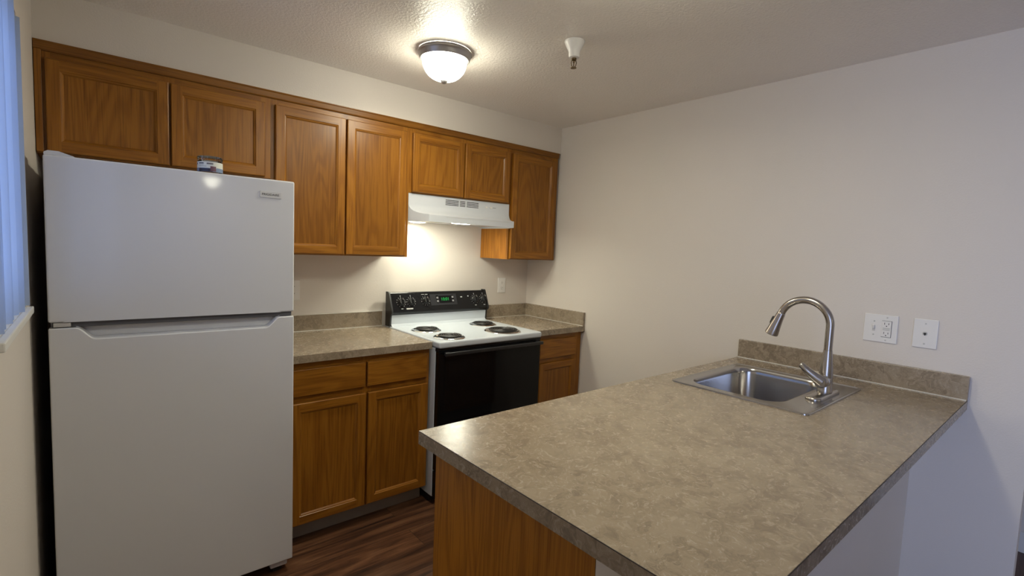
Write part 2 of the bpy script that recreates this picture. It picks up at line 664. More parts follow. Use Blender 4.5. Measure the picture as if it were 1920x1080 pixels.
def frame(parent, stiles, rails, yf, s=1, t=.019, name='face_frame'):
    """stiles: (x0,x1,z0,z1) upright; rails the same, lying"""
    bm = new()
    for a in stiles:
        box(bm, a[0], a[1], yf, yf + s * t, a[2], a[3], 0, 0)
    for a in rails:
        box(bm, a[0], a[1], yf, yf + s * t, a[2], a[3], 0, 1)
    return obj(name, bm, OAKS, parent)

# ------------------------------------------------------------------ wall cabinets
YF, YD, YC = -.311, -.331, -.292
def wall_cab(x0, x1, z0, label, doors, stiles):
    t = thing('wall_cabinet', ((x0 + x1) / 2, YC / 2, z0), label, 'cabinet', 'oak wall cabinets')
    bm = new(); box(bm, x0, x1, YC, -.001, z0, 2.147)
    obj('carcass', bm, OAK_PLY, t)
    frame(t, [(a, b, z0, 2.147) for a, b in stiles],
          [(a[1], b[0], zz[0], zz[1]) for a, b in zip(stiles, stiles[1:]) for zz in ((z0, z0 + .03), (2.07, 2.147))], YF)
    for a, b in doors:
        make_door(t, a, b, z0 + .006, 2.086, YD)
    return t
cab = wall_cab(-2.811, -1.9865, 1.732, 'short oak wall cabinet above the white fridge, next to the window wall',
               [(-2.780, -2.3945), (-2.387, -2.014)], [(-2.811, -2.765), (-2.41, -2.371), (-2.03, -1.9865)])
bm = new(); box(bm, -2.8105, -2.789, -.324, YF - .0003, 1.735, 2.114, .002)
obj('scribe_strip', bm, OAK_V, cab)
wall_cab(-1.986, -1.2395, 1.366, 'tall two-door oak wall cabinet between the fridge cabinet and the range hood',
         [(-1.969, -1.622), (-1.6145, -1.2615)], [(-1.986, -1.95), (-1.64, -1.597), (-1.28, -1.2395)])
wall_cab(-1.239, -.4725, 1.742, 'short two-door oak wall cabinet directly above the white range hood',
         [(-1.2235, -.8635), (-.8535, -.490)], [(-1.239, -1.205), (-.88, -.838), (-.507, -.4725)])
wall_cab(-.472, -.022, 1.366, 'narrow one-door oak wall cabinet in the corner right of the range hood',
         [(-.460, -.058)], [(-.472, -.44), (-.08, -.022)])
bm = new()
prism(bm, [(YF - .0005, 2.113), (YF - .0005, 2.148), (-.327, 2.148), (-.327, 2.144), (-.324, 2.140), (-.321, 2.118), (-.318, 2.113)],
      -2.811, -.022)
tag(obj('cabinet_moulding', bm, OAK_DARK), 'long oak moulding strip along the top of all wall cabinets under the soffit', 'moulding')

# ------------------------------------------------------------------ base cabinets along the back wall
def base_cab(x0, x1, label, drawers, doors, stiles, toe):
    t = thing('base_cabinet', ((x0 + x1) / 2, -.3, 0), label, 'cabinet', 'oak base cabinets by the stove')
    bm = new()
    box(bm, x0, x1, -.585, -.001, .1, .8765)
    obj('carcass', bm, OAK_PLY, t)
    frame(t, [(a, b, .09, .8765) for a, b in stiles],
          [(a[1], b[0], z0, z1) for a, b in zip(stiles, stiles[1:]) for z0, z1 in ((.09, .13), (.675, .735), (.83, .8765))], -.605)
    for a, b in drawers:
        make_drawer(t, a, b, .718, .845, -.625)
    for a, b in doors:
        make_door(t, a, b, .098, .686, -.625)
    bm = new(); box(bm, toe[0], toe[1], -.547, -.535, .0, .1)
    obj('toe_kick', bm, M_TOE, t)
    return t
base_cab(-2.008, -1.247, 'oak base cabinet with two drawers and two doors between fridge and stove',
         [(-1.980, -1.6205), (-1.6105, -1.266)], [(-1.978, -1.617), (-1.605, -1.262)],
         [(-2.008, -1.96), (-1.64, -1.585), (-1.285, -1.247)], (-2.008, -1.25))
base_cab(-.4705, -.006, 'narrow oak base cabinet with one drawer right of the stove',
         [(-.418, -.072)], [(-.414, -.066)], [(-.4705, -.39), (-.09, -.006)], (-.4705, -.006))

# ------------------------------------------------------------------ countertops
def counter(x0, x1, label, splashes, caulks, name='countertop'):
    t = thing(name, ((x0 + x1) / 2, -.32, .877), label, 'countertop', 'laminate countertops')
    bm = new(); box(bm, x0, x1, -.635, -.001, .877, .915, .0012)
    obj('worktop', bm, M_LAM, t)
    for a in splashes:
        bm = new(); box(bm, *a, .0012)
        obj('backsplash', bm, M_LAM, t)
    for a in caulks:
        bm = new(); box(bm, *a)
        obj('metal_strip', bm, M_ALU, t)
    return t
counter(-2.009, -1.2465, 'tan mottled laminate countertop between the fridge and the stove',
        [(-2.009, -1.249, -.02, -.0015, .9152, 1.0085)],
        [(-2.009, -1.249, -.0235, -.0205, .9152, .919), (-2.009, -1.249, -.0215, -.0015, 1.009, 1.0115),
         (-1.2485, -1.246, -.0215, -.0015, .9155, 1.0115)])
counter(-.4715, -.0005, 'small tan mottled laminate countertop in the corner right of the stove',
        [(-.4715, -.0205, -.02, -.0015, .9152, 1.0105), (-.02, -.001, -.634, -.0015, .9152, 1.0105)],
        [(-.4715, -.0205, -.023, -.0205, .9152, .9185), (-.0235, -.0205, -.634, -.0235, .9152, .9185)])

# peninsula top with the sink cut-out
PX0, PY0, PY1, PZ = -1.955, -2.657, -1.738, .911
pt = thing('peninsula_countertop', (-.98, -2.2, .873),
           'large mottled laminate countertop on the peninsula in the foreground, with sink', 'countertop')
SX0, SX1, SY0, SY1 = -.805, -.20, -2.354, -1.822
bm = new()
hx0, hx1, hy0, hy1 = SX0 + .015, SX1 - .015, SY0 + .015, SY1 - .015
e = .0015
box(bm, PX0 + e, hx0, PY0 + e, PY1, .873, PZ)
box(bm, hx1, -.001, PY0 + e, PY1, .873, PZ)
box(bm, hx0, hx1, PY0 + e, hy0, .873, PZ)
box(bm, hx0, hx1, hy1, PY1, .873, PZ)
obj('worktop', bm, M_LAM, pt)
bm = new()
box(bm, PX0, PX0 + e, PY0, PY1, .873, PZ - .0018)
box(bm, PX0 + e, -.001, PY0, PY0 + e, .873, PZ - .0018)
obj('edge_band', bm, M_LAM, pt)
bm = new()
box(bm, PX0, PX0 + e, PY0, PY1, PZ - .0018, PZ)
box(bm, PX0 + e, -.001, PY0, PY0 + e, PZ - .0018, PZ)
obj('edge_line', bm, M_SEAM, pt)
bm = new(); box(bm, -.02, -.001, PY0, PY1, PZ + .0002, PZ + .096, .0012)
obj('backsplash', bm, M_LAM, pt)
bm = new(); box(bm, -.0235, -.0205, PY0 + .003, PY1 - .002, PZ + .0002, PZ + .0042)
obj('metal_strip', bm, M_ALU, pt)

# peninsula base cabinet (its doors face the stove)
pc = thing('sink_base_cabinet', (-.95, -2.05, 0),
           'oak base cabinet of the peninsula with a veneered end panel facing the fridge', 'cabinet')
bm = new(); box(bm, -1.9, -1.884, -2.350, -1.747, .0, .8725)
obj('end_panel', bm, OAK_PLY, pc)
bm = new()
box(bm, -1.883, -.002, -2.350, -2.338, .1, .8725)
box(bm, -1.883, -.002, -2.338, -1.768, .1, .118)
box(bm, -1.05, -1.034, -2.338, -1.768, .118, .8725)
box(bm, -.018, -.002, -2.338, -1.768, .118, .8725)
obj('carcass', bm, OAK_PLY, pc)
frame(pc, [(-1.883, -1.845, .1, .8725), (-1.06, -1.015, .1, .8725), (-.05, -.002, .1, .8725)],
      [(-1.845, -1.06, .1, .135), (-1.845, -1.06, .68, .73), (-1.845, -1.06, .83, .8725),
       (-1.015, -.05, .1, .135), (-1.015, -.05, .68, .73), (-1.015, -.05, .83, .8725)], -1.747, -1)
for a, b in ((-1.86, -1.46), (-1.45, -1.05), (-1.03, -.54), (-.53, -.04)):
    make_door(pc, a, b, .105, .69, -1.727, -1)
    make_drawer(pc, a, b, .72, .845, -1.727, -1)
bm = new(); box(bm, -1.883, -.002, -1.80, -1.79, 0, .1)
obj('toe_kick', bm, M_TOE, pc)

# ------------------------------------------------------------------ sink
sk = thing('sink', ((SX0 + SX1) / 2, (SY0 + SY1) / 2, .73),
           'square stainless steel drop-in sink in the peninsula countertop', 'sink')
BX0, BX1, BY0, BY1 = -.748, -.247, -2.235, -1.866
bm = new()
def rr(i, z, r, o=True):
    if o:
        return [(x, y, z) for x, y in rrect(SX0 + i, SX1 - i, SY0 + i, SY1 - i, r, 8)]
    return [(x, y, z) for x, y in rrect(BX0 + i, BX1 - i, BY0 + i, BY1 - i, r, 8)]
loft(bm, [rr(0, .9113, .022), rr(.0008, .9154, .021), rr(.003, .9166, .02), rr(.006, .9166, .019), rr(.012, .9142, .017), rr(.016, .9136, .016),
          rr(-.007, .9136, .084, False), rr(-.001, .9124, .079, False), rr(.003, .906, .076, False), rr(.006, .89, .074, False),
          rr(.014, .765, .070, False), rr(.020, .748, .066, False), rr(.034, .738, .055, False), rr(.06, .735, .04, False),
          rr(.14, .7325, .03, False)], cap1=True)
obj('basin', bm, M_STEEL, sk, 40)
bm = new()
lathe(bm, [(.045, .001), (.043, .004), (.036, .004), (.032, .0005), (0, .0002)], ((BX0 + BX1) / 2, (BY0 + BY1) / 2, .733))
obj('drain', bm, M_CHROME, sk, 40)

# ------------------------------------------------------------------ faucet
fx, fy = -.453, -2.289
fa = thing('faucet', (fx, fy, .9136), 'brushed nickel pull-down faucet with a gooseneck spout on the sink deck', 'faucet')
bm = new()
ol = rrect(-.592, -.352, fy - .031, fy + .029, .0295, 8)
def shrink(i, z):
    return [(x, y, z) for x, y in rrect(-.592 + i, -.352 - i, fy - .031 + i, fy + .029 - i, .0295 - i, 8)]
loft(bm, [shrink(0, .9141), shrink(0, .919), shrink(.003, .9235), shrink(.009, .926)], cap0=True, cap1=True)
obj('base_plate', bm, M_NICKEL, fa, 40)
bm = new()
lathe(bm, [(.0275, .926), (.0275, .934), (.0262, .938), (.0255, .975), (.0248, .998), (.022, 1.035), (.0182, 1.068), (.0158, 1.092)],
      (fx, fy, 0))
obj('body', bm, M_NICKEL, fa, 40)
bm = new()
RA, cy, cz = .094, fy + .094, 1.187
pts = [(fx, fy, 1.0925), (fx, fy, 1.13), (fx, fy, 1.16)]
for k in range(33):
    a = R(180 - (180 - 20) * k / 32)
    pts.append((fx, cy + RA * math.cos(a), cz + RA * math.sin(a)))
tube(bm, pts, .0148, 28)
sp = obj('spout', bm, M_NICKEL, fa, 40)
end = Vector(pts[-1])
dr = Vector((0, math.sin(R(20)), -math.cos(R(20)))).normalized()
bm = new()
lathe(bm, [(.0152, 0), (.0163, .002), (.0168, .006), (.0185, .03), (.0225, .065), (.0262, .094), (.0262, .099), (.024, .101), (0, .100)],
      end + dr * .0008, dr, 36)
sh = obj('spray_head', bm, M_NICKEL, fa, 40)
bm = new()
q = end + dr * .045 + Vector((0, math.cos(R(20)), math.sin(R(20)))) * .0205
tube(bm, [q - dr * .017, q - dr * .012, q + dr * .012, q + dr * .017], [.004, .0062, .0062, .004], 14)
obj('spray_button', bm, M_BLACKM, sh, 40)
bm = new()
hz = .972
lathe(bm, [(.0245, .012), (.0245, .027), (.0215, .028), (.0215, .031), (.0235, .032), (.0235, .052), (.019, .059), (0, .060)],
      (fx, fy, hz), (-1, 0, 0), 32)
h = obj('handle', bm, M_NICKEL, fa, 40)
bm = new()
tube(bm, [(fx - .045, fy - .004, hz + .002), (fx - .052, fy + .018, hz + .016), (fx - .062, fy + .045, hz + .037),
          (fx - .071, fy + .066, hz + .058), (fx - .072, fy + .069, hz + .061)], [.0245, .0205, .0155, .0120, .008], 24, squash=.85)
obj('lever', bm, M_NICKEL, h, 40)

# ------------------------------------------------------------------ refrigerator
FX0, FX1, FY, FT = -2.770, -2.0145, -.787, 1.677
fr = thing('refrigerator', ((FX0 + FX1) / 2, -.4, 0), 'white top-freezer refrigerator standing at the left by the window', 'refrigerator')
bm = new(); box(bm, FX0 + .003, FX1 - .003, -.722, -.04, .055, FT - .002, .006)
obj('cabinet_body', bm, M_FRIDGE, fr, 30)
bm = new()
box(bm, FX0, FX1, FY, -.728, 1.140, FT, .007, seg=3)
fz = obj('freezer_door', bm, M_FRIDGE, fr, 30)
bm = new()
prism(bm, [(-2.735, 1.1405), (-2.72, 1.1475), (-2.085, 1.1475), (-2.065, 1.1405)], FY - .0006, FY + .002, plane='xz')
obj('grip_lip', bm, M_FRIDGE, fz)
# lower door: the front skin carries the scooped pull, a slab closes it behind
def scoop(dz=0.0, dx=0.0):
    pts = []
    zt, zb = 1.1215, 1.0815 + dz
    for xa, s in ((-2.703 + dx, 1), (-2.070 - dx, -1)):
        seg = []
        for k in range(15):
            u = k / 14
            e_ = u * u * (3 - 2 * u)
            seg.append((xa + s * .052 * u, zt + (zb - zt) * e_))
        pts.append(seg)
    return pts[0] + pts[1][::-1]
zt = 1.1215
front = [(FX0, .055), (FX1, .055), (FX1, zt)] + scoop()[::-1] + [(FX0, zt)]
bm = new()
prism(bm, front, FY, -.752, plane='xz')
ld = obj('fresh_food_door', bm, M_FRIDGE, fr, 30)
bv = ld.modifiers.new('edge', 'BEVEL')
bv.width = .0045; bv.segments = 3; bv.limit_method = 'ANGLE'; bv.angle_limit = R(50)
bm = new()
box(bm, FX0, FX1, -.7515, -.728, .055, 1.1195, .003)
obj('door_liner', bm, M_FRIDGE, ld, 30)
bm = new()
sc0 = scoop()
n = len(sc0)
rings = [[(x, y, z + o) for x, z in sc0] for y, o in ((FY + .0035, .0005), (FY + .010, .0035), (FY + .020, .0045), (-.753, .0045))]
vs = [[bm.verts.new(p) for p in r] for r in rings]
for p, q in zip(vs, vs[1:]):
    for i in range(n - 1):
        bm.faces.new((p[i], p[i + 1], q[i + 1], q[i]))
obj('pocket_handle', bm, M_FRIDGE, ld, 50)
bm = new(); box(bm, FX0 + .008, FX1 - .008, -.775, -.74, 1.1225, 1.1395)
obj('gasket', bm, M_GASKET, fr)
bm = new()
box(bm, FX0 + .012, FX0 + .055, -.784, -.735, 1.1245, 1.1385, .002)
obj('centre_hinge', bm, M_GREYPL, fr)
bm = new()
prism(bm, [(FX0 + .002, FT + .0003), (FX0 + .002, FT + .008), (FX0 + .012, FT + .014), (FX0 + .038, FT + .014), (FX0 + .075, FT + .002), (FX0 + .075, FT + .0003)],
      -.775, -.66, plane='xz')
obj('hinge_cover', bm, M_FRIDGE, fr)
bm = new(); box(bm, FX0 + .02, FX1 - .02, -.70, -.1, .001, .054)
obj('base_grille', bm, M_DARK, fr)
for xa in (FX1 - .085, FX0 + .015):
    bm = new(); box(bm, xa, xa + .07, -.765, -.705, .022, .0545, .006)
    obj('foot_cover', bm, M_FRIDGE, fr, 30)
    bm = new(); box(bm, xa + .012, xa + .05, -.755, -.715, .0, .0215, .004)
    obj('levelling_foot', bm, M_DARK, fr, 30)
bm = new(); box(bm, -2.147, -2.067, FY - .0022, FY - .0002, 1.6025, 1.6285, .0008)
bd = obj('badge', bm, M_BADGE, fz)
mw = Matrix.Translation((-2.107, FY - .0026, 1.6155)) @ Matrix.Rotation(R(90), 4, 'X')
text_mesh('lettering', 'FRIGIDAIRE', .0125, M_INK, bd, mw, .0002, 1.02)

# ------------------------------------------------------------------ plastic tub on the fridge
jc = (-2.308, -.738, FT)
jr = thing('plastic_tub', jc, 'small clear plastic tub with a white and blue label on top of the fridge', 'tub')
bm = new()
rib = 56
prof = [(.039, .0005), (.0415, .003), (.0415, .041), (.039, .044), (.039, .046)]
lathe(bm, prof, jc, seg=48)
obj('tub_body', bm, M_CLEAR, jr, 40)
bm = new()
rings = []
for r, z in ((.0405, .0462), (.0412, .048), (.0412, .059), (.039, .062)):
    rings.append([(jc[0] + (r + .0007 * (k % 2)) * math.cos(2 * math.pi * k / 96), jc[1] + (r + .0007 * (k % 2)) * math.sin(2 * math.pi * k / 96), jc[2] + z) for k in range(96)])
loft(bm, rings, cap1=True)
obj('screw_lid', bm, M_CLEAR, jr)
bm = new()
def patch(a0, a1, z0, z1, r, mi):
    k = max(2, int((a1 - a0) / 5))
    lo, hi = [], []
    for i in range(k + 1):
        a = R(a0 + (a1 - a0) * i / k)
        x, y = jc[0] + r * math.cos(a), jc[1] + r * math.sin(a)
        lo.append(bm.verts.new((x, y, jc[2] + z0))); hi.append(bm.verts.new((x, y, jc[2] + z1)))
    for i in range(k):
        bm.faces.new((lo[i], lo[i + 1], hi[i + 1], hi[i])).material_index = mi
patch(170, 375, .004, .0405, .0418, 0)
patch(170, 290, .004, .017, .0420, 1)
patch(290, 372, .004, .019, .0420, 3)
patch(205, 272, .0045, .0155, .0422, 2)
patch(262, 288, .006, .024, .0423, 4)
patch(205, 232, .032, .0355, .0421, 2)
patch(205, 232, .0275, .0285, .0421, 2)
patch(205, 245, .0225, .0235, .0421, 2)
patch(246, 275, .0305, .036, .0421, 5)
patch(186, 194, .029, .036, .0421, 2)
obj('label', bm, [M_LABELW, M_LABELB, M_LABELN, M_LABELB, M_LABELP, M_BUTTON], jr, recalc=False)

# ------------------------------------------------------------------ stove
VX0, VX1 = -1.2415, -.4815
st = thing('stove', ((VX0 + VX1) / 2, -.37, 0), 'white electric coil stove with black oven door between the two countertops', 'stove')
bm = new(); box(bm, VX0 + .001, VX1 - .001, -.658, -.05, .045, .884, .003)
obj('body', bm, M_ENAMEL, st)
bm = new(); box(bm, VX0 + .01, VX1 - .01, -.62, -.08, .0, .0445)
obj('base', bm, M_DARK, st)
bm = new()
box(bm, VX0, VX1, -.702, -.05, .885, .922, .011, seg=4)
ct = obj('cooktop', bm, M_ENAMEL, st, 30)
bm = new(); prism(bm, [(-.06, .921), (-.06, .992), (-.116, .992), (-.111, .935), (-.119, .926), (-.13, .921)], VX0 + .0115, VX1 - .0115)
obj('riser', bm, M_ENAMEL, ct, 30)
bm = new(); box(bm, VX0 + .003, VX1 - .003, -.694, -.6585, .20, .866, .004)
od = obj('oven_door', bm, M_BLACKG, st, 30)
bm = new()
box(bm, VX0 + .001, VX1 - .001, -.690, -.6585, .8665, .8845)
obj('vent_trim', bm, M_BLACK, st)
bm = new()
box(bm, -1.218, -.492, -.731, -.716, .846, .866, .004)
for xa in (-1.205, -.53):
    box(bm, xa, xa + .025, -.717, -.694, .848, .864)
obj('handle', bm, M_BLACKM, od, 30)
bm = new(); box(bm, VX0 + .003, VX1 - .003, -.692, -.6585, .05, .194, .004)
obj('storage_drawer', bm, M_BLACK, st, 30)
# control console
bg = [(-.05, .988), (-.05, 1.132), (-.084, 1.132), (-.0885, 1.1265), (-.1325, 1.02), (-.1335, 1.012), (-.130, 1.004), (-.115, .992), (-.112, .988)]
bm = new(); prism(bm, bg, VX0 + .0105, VX1 - .0105)
bgo = obj('console', bm, M_BLACK, st, 25)
cap_ = [(-.05, .9225), (-.05, 1.138), (-.086, 1.138), (-.092, 1.131), (-.138, 1.022), (-.139, 1.010), (-.134, 1.0), (-.118, .988), (-.112, .9225)]
for xa in (VX0, VX1 - .010):
    bm = new(); prism(bm, cap_, xa, xa + .010)
    obj('end_cap', bm, M_BLACKM, st, 25)
SD = Vector((0, .044, .1065)).normalized()
SN = Vector((0, -SD.z, SD.y))
def on(x, v, h=0.0):
    return Vector((x, -.1325, 1.02)) + SD * v + SN * h
def slab(bm, x0, x1, v0, v1, h0, h1, mi=0):
    p = [on(x0, v0, h0), on(x1, v0, h0), on(x1, v1, h0), on(x0, v1, h0), on(x0, v0, h1), on(x1, v0, h1), on(x1, v1, h1), on(x0, v1, h1)]
    v = [bm.verts.new(c) for c in p]
    for q in ((3, 2, 1, 0), (4, 5, 6, 7), (0, 1, 5, 4), (1, 2, 6, 5), (2, 3, 7, 6), (3, 0, 4, 7)):
        bm.faces.new([v[i] for i in q]).material_index = mi
bm = new(); slab(bm, -.950, -.742, .026, .103, .0001, .0012)
dp = obj('display_panel', bm, M_PANELG, bgo)
bm = new(); slab(bm, -.884, -.786, .040, .090, .0013, .0018)
slab(bm, -.905, -.888, .040, .094, .0013, .0016); slab(bm, -.785, -.765, .040, .094, .0013, .0016)
obj('display_window', bm, M_BLACKG, dp)
for xa, va in ((-.902, .071), (-.902, .047), (-.781, .073), (-.781, .047)):
    bm = new()
    slab(bm, xa, xa + .014, va, va + .013, .0017, .0026)
    obj('button', bm, M_BUTTON, dp)
rot = Matrix((Vector((1, 0, 0)), SD, SN)).transposed().to_4x4()
mw = Matrix.Translation(on(-.836, .0655, .0021)) @ rot
text_mesh('clock_digits', '10:01', .030, M_LED, dp, mw, .0002)
KN = [(-1.164, .057), (-1.093, .0575), (-.986, .061), (-.590, .058), (-.514, .0585)]
for i, (kx, kv) in enumerate(KN):
    bm = new()
    prof = [(.0235, .0003), (.0235, .004), (.021, .006), (.0195, .020), (.018, .022), (0, .022)]
    lathe(bm, prof, on(kx, kv), SN, 32)
    k = obj('knob', bm, M_BLACKM, bgo, 35)
    bm = new()
    slab(bm, kx - .0042, kx + .0042, kv - .019, kv + .019, .0223, .030)
    obj('knob_grip', bm, M_BLACK, k)
    bm = new()
    slab(bm, kx - .002, kx + .002, kv + .008, kv + .0192, .0302, .0308)
    obj('pointer', bm, M_KNOBHI, k)
    marks = new()
    for j in range(11):
        a = R(-60 + 300 * j / 10) if i != 2 else R(-75 + 330 * j / 10)
        dx, dv = .031 * math.cos(a), .031 * math.sin(a)
        slab(marks, kx + dx - .0016, kx + dx + .0016, kv + dv - .0016, kv + dv + .0016, .0001, .0004)
    if i != 2:
        slab(marks, kx - .007, kx + .007, kv - .046, kv - .042, .0001, .0004)
        slab(marks, kx - .003, kx + .001, kv + .037, kv + .044, .0001, .0004)
    obj('dial_markings', marks, M_MARK, bgo)
for a in ((-1.012, -.99, .1025, .1055), (-.984, -.965, .1025, .1055), (-.708, -.694, .075, .081), (-.648, -.638, .078, .086)):
    bm = new()
    slab(bm, *a, .0001, .0004)
    obj('printed_mark', bm, M_MARK, bgo)
bm = new(); slab(bm, -1.135, -1.088, .0075, .0155, .0001, .0012)
obj('nameplate', bm, M_GREYPL, bgo)
# burners
def burner(cx, cy_, rad, turns):
    c = (cx, cy_, .9222)
    bm = new()
    lathe(bm, [(rad, 0), (rad + .001, .003), (rad - .003, .0062), (rad - .009, .0062), (rad - .014, .003), (rad * .5, .001), (0, .001)], c, seg=56)
    p = obj('drip_pan', bm, M_CHROME, ct, 40)
    bm = new()
    pts = []
    N = 46 * turns
    for i in range(N + 1):
        s = i / N
        r = .016 + (rad - .020 - .016) * s
        a = s * turns * 2 * math.pi + .6
        pts.append((cx + r * math.cos(a), cy_ + r * math.sin(a), c[2] + .0125))
    tube(bm, pts, .0044, 8)
    for a in (90, 210, 330):
        ca, sa = math.cos(R(a)), math.sin(R(a))
        tube(bm, [(cx + .012 * ca, cy_ + .012 * sa, c[2] + .0065), (cx + (rad - .012) * ca, cy_ + (rad - .012) * sa, c[2] + .0065)], .002, 6)
    lathe(bm, [(.013, .010), (.013, .0165), (0, .0168)], c, seg=20)
    obj('coil', bm, M_COIL, p, 50)
for a in ((-1.111, -.337, .090, 4), (-1.113, -.597, .090, 4), (-.657, -.303, .090, 4), (-.703, -.573, .114, 5)):
    burner(*a)

# ------------------------------------------------------------------ range hood
HX0, HX1 = -1.2385, -.4735
hd = thing('range_hood', ((HX0 + HX1) / 2, -.2, 1.58), 'white under-cabinet range hood with light on above the stove', 'range hood')
prof = [(-.002, 1.7405, 0), (-.3125, 1.7405, 0), (-.3125, 1.679, 0), (-.3165, 1.664, .002), (-.327, 1.650, .007), (-.346, 1.637, .016),
        (-.372, 1.628, .029), (-.405, 1.622, .045), (-.443, 1.6185, .0625), (-.446, 1.616, .064), (-.446, 1.577, .064), (-.441, 1.577, .0617), ]
bm = new()
L = [bm.verts.new((HX0 + i, y, z)) for y, z, i in prof]
Rr = [bm.verts.new((HX1 - i, y, z)) for y, z, i in prof]
for k in range(len(prof) - 1):
    bm.faces.new((L[k], L[k + 1], Rr[k + 1], Rr[k]))
for side, sx, sg in ((L, HX0, 1), (Rr, HX1, -1)):
    lowv = [bm.verts.new((sx + sg * i, y, 1.577)) for y, z, i in prof[:10]]
    for k in range(9):
        if abs(prof[k][0] - prof[k + 1][0]) < 1e-6:
            bm.faces.new((side[k], side[k + 1], lowv[k]))
        else:
            bm.faces.new((side[k], side[k + 1], lowv[k + 1], lowv[k]))
# underside, recessed a little behind the lip
und = [(HX0 + .001, -.002), (HX0 + .001, -.3125), (HX0 + .0617, -.441), (HX1 - .0617, -.441), (HX1 - .001, -.3125), (HX1 - .001, -.002)]
bm.faces.new([bm.verts.new((x, y, 1.589)) for x, y in und])
bmesh.ops.remove_doubles(bm, verts=bm.verts, dist=1e-6)
hb = obj('canopy', bm, M_HOODW, hd, 40)
bm = new()
for xa, xb in ((-.984, -.887), (-.877, -.836), (-.826, -.732)):
    for r_ in range(4):
        z = 1.7235 - r_ * .0095
        box(bm, xa, xb, -.3129, -.3127, z - .0022, z + .0022)
obj('vent_slots', bm, M_DARK, hb)
for xa in (-.678, -.640):
    bm = new(); box(bm, xa, xa + .018, -.3165, -.3128, 1.698, 1.709, .0015)
    obj('switch', bm, M_PLASTIC, hd)
bm = new(); box(bm, -.615, -.588, -.3128, -.3126, 1.703, 1.7055)
obj('printed_mark', bm, M_BUTTON, hd)
bm = new()
box(bm, -1.06, -.555, -.4468, -.4462, 1.6085, 1.6105)
obj('lip_groove', bm, M_GREYPL, hb)
bm = new()
ring0 = [(x, y, 1.5887) for x, y in rrect(-.990, -.815, -.436, -.330, .04, 6)]
ring1 = [(x, y, 1.584) for x, y in rrect(-.985, -.820, -.431, -.335, .036, 6)]
ring2 = [(x, y, 1.5805) for x, y in rrect(-.968, -.838, -.418, -.348, .03, 6)]
loft(bm, [ring0, ring1, ring2], cap1=True)
obj('lamp_lens', bm, M_LENS, hd, 50)
bm = new(); box(bm, -1.165, -1.0, -.42, -.19, 1.5825, 1.5887, .002)
obj('grease_filter', bm, M_MESH, hd)
bm = new()
lathe(bm, [(.052, -.0003), (.052, -.004), (.044, -.008), (.025, -.0105), (0, -.011)], (-1.07, -.125, 1.589), seg=32)
obj('bulb_lens', bm, M_BULB, hd, 50)
ll = bpy.data.lights.new('hood_lamp', 'AREA')
ll.shape = 'RECTANGLE'; ll.size, ll.size_y = .08, .08
ll.energy = HOOD_W
ll.spread = R(180)
ll.color = (1.0, .99, .80)
lo = bpy.data.objects.new('hood_lamp', ll)
lo.location = (-1.07, -.125, 1.5765)
C.objects.link(lo)

# ------------------------------------------------------------------ ceiling lamps
def ceiling_lamp(x, y, label):
    t = thing('ceiling_light', (x, y, ZC), label, 'ceiling light', 'flush ceiling lights')
    bm = new()
    lathe(bm, [(.120, -.0005), (.1245, -.006), (.1245, -.014), (.121, -.018), (.118, -.022), (.1165, -.034), (.1125, -.0405), (.1035, -.0405), (.103, -.030)],
          (x, y, ZC), seg=64, cap=False)
    obj('rim', bm, M_LAMPRIM, t, 40)
    bm = new()
    pr = [(.1025, -.032), (.1025, -.039)]
    for k in range(1, 15):
        a = R(90 * k / 14)
        pr.append((.1025 * math.cos(a) ** .82 if k < 14 else 0, -.039 - .092 * math.sin(a)))
    lathe(bm, pr, (x, y, ZC), seg=56, cap=False)
    obj('glass_dome', bm, M_DOME, t, 60)
    bm = new()
    lathe(bm, [(.0165, -.1265), (.0165, -.132), (.0135, -.139), (.008, -.144), (0, -.1455)], (x, y, ZC), seg=24)
    obj('finial', bm, M_LAMPRIM, t, 40)
    l = bpy.data.lights.new('ceiling_lamp_light', 'AREA')
    l.shape = 'DISK'
    l.size = .15
    l.energy = LAMP_DOWN_W
    l.color = LAMP_COL
    o = bpy.data.objects.new('ceiling_lamp_light', l)
    o.location = (x, y, ZC - .147)
    C.objects.link(o)
    return t
ceiling_lamp(-1.394, -.915, 'round frosted glass flush ceiling light switched on above the stove')
ceiling_lamp(-1.5, -2.12, 'round frosted glass flush ceiling light over the peninsula sink')
ceiling_lamp(-1.33, -6.9, 'round frosted glass flush ceiling light far behind in the living room')

# ------------------------------------------------------------------ sprinkler
sx, sy = -1.064, -1.422
spr = thing('fire_sprinkler', (sx, sy, ZC), 'white pendent fire sprinkler hanging from the ceiling', 'sprinkler')
bm = new()
lathe(bm, [(.0425, -.0005), (.0435, -.004), (.0415, -.010), (.034, -.026), (.0275, -.038), (.0245, -.046), (.024, -.062), (.0225, -.068), (.016, -.071), (0, -.071)],
      (sx, sy, ZC), seg=40)
obj('cup', bm, M_PLASTIC, spr, 35)
bm = new()
lathe(bm, [(.0105, -.0705), (.0105, -.079), (.008, -.081), (.0045, -.083), (.0045, -.090), (0, -.090)], (sx, sy, ZC), seg=20)
for s in (-1, 1):
    tube(bm, [(sx + s * .006, sy - s * .005, ZC - .080), (sx + s * .0085, sy - s * .007, ZC - .090), (sx + s * .0065, sy - s * .0055, ZC - .103), (sx + s * .0015, sy - s * .001, ZC - .109)], .0019, 8)
tube(bm, [(sx, sy, ZC - .09), (sx, sy, ZC - .108)], .0022, 8)
obj('nozzle_frame', bm, M_BRASS, spr, 40)
bm = new(); lathe(bm, [(.004, -.107), (.0125, -.1105), (.0125, -.1125), (.004, -.114), (0, -.114)], (sx, sy, ZC), seg=24)
obj('deflector', bm, M_BRASS, spr, 40)

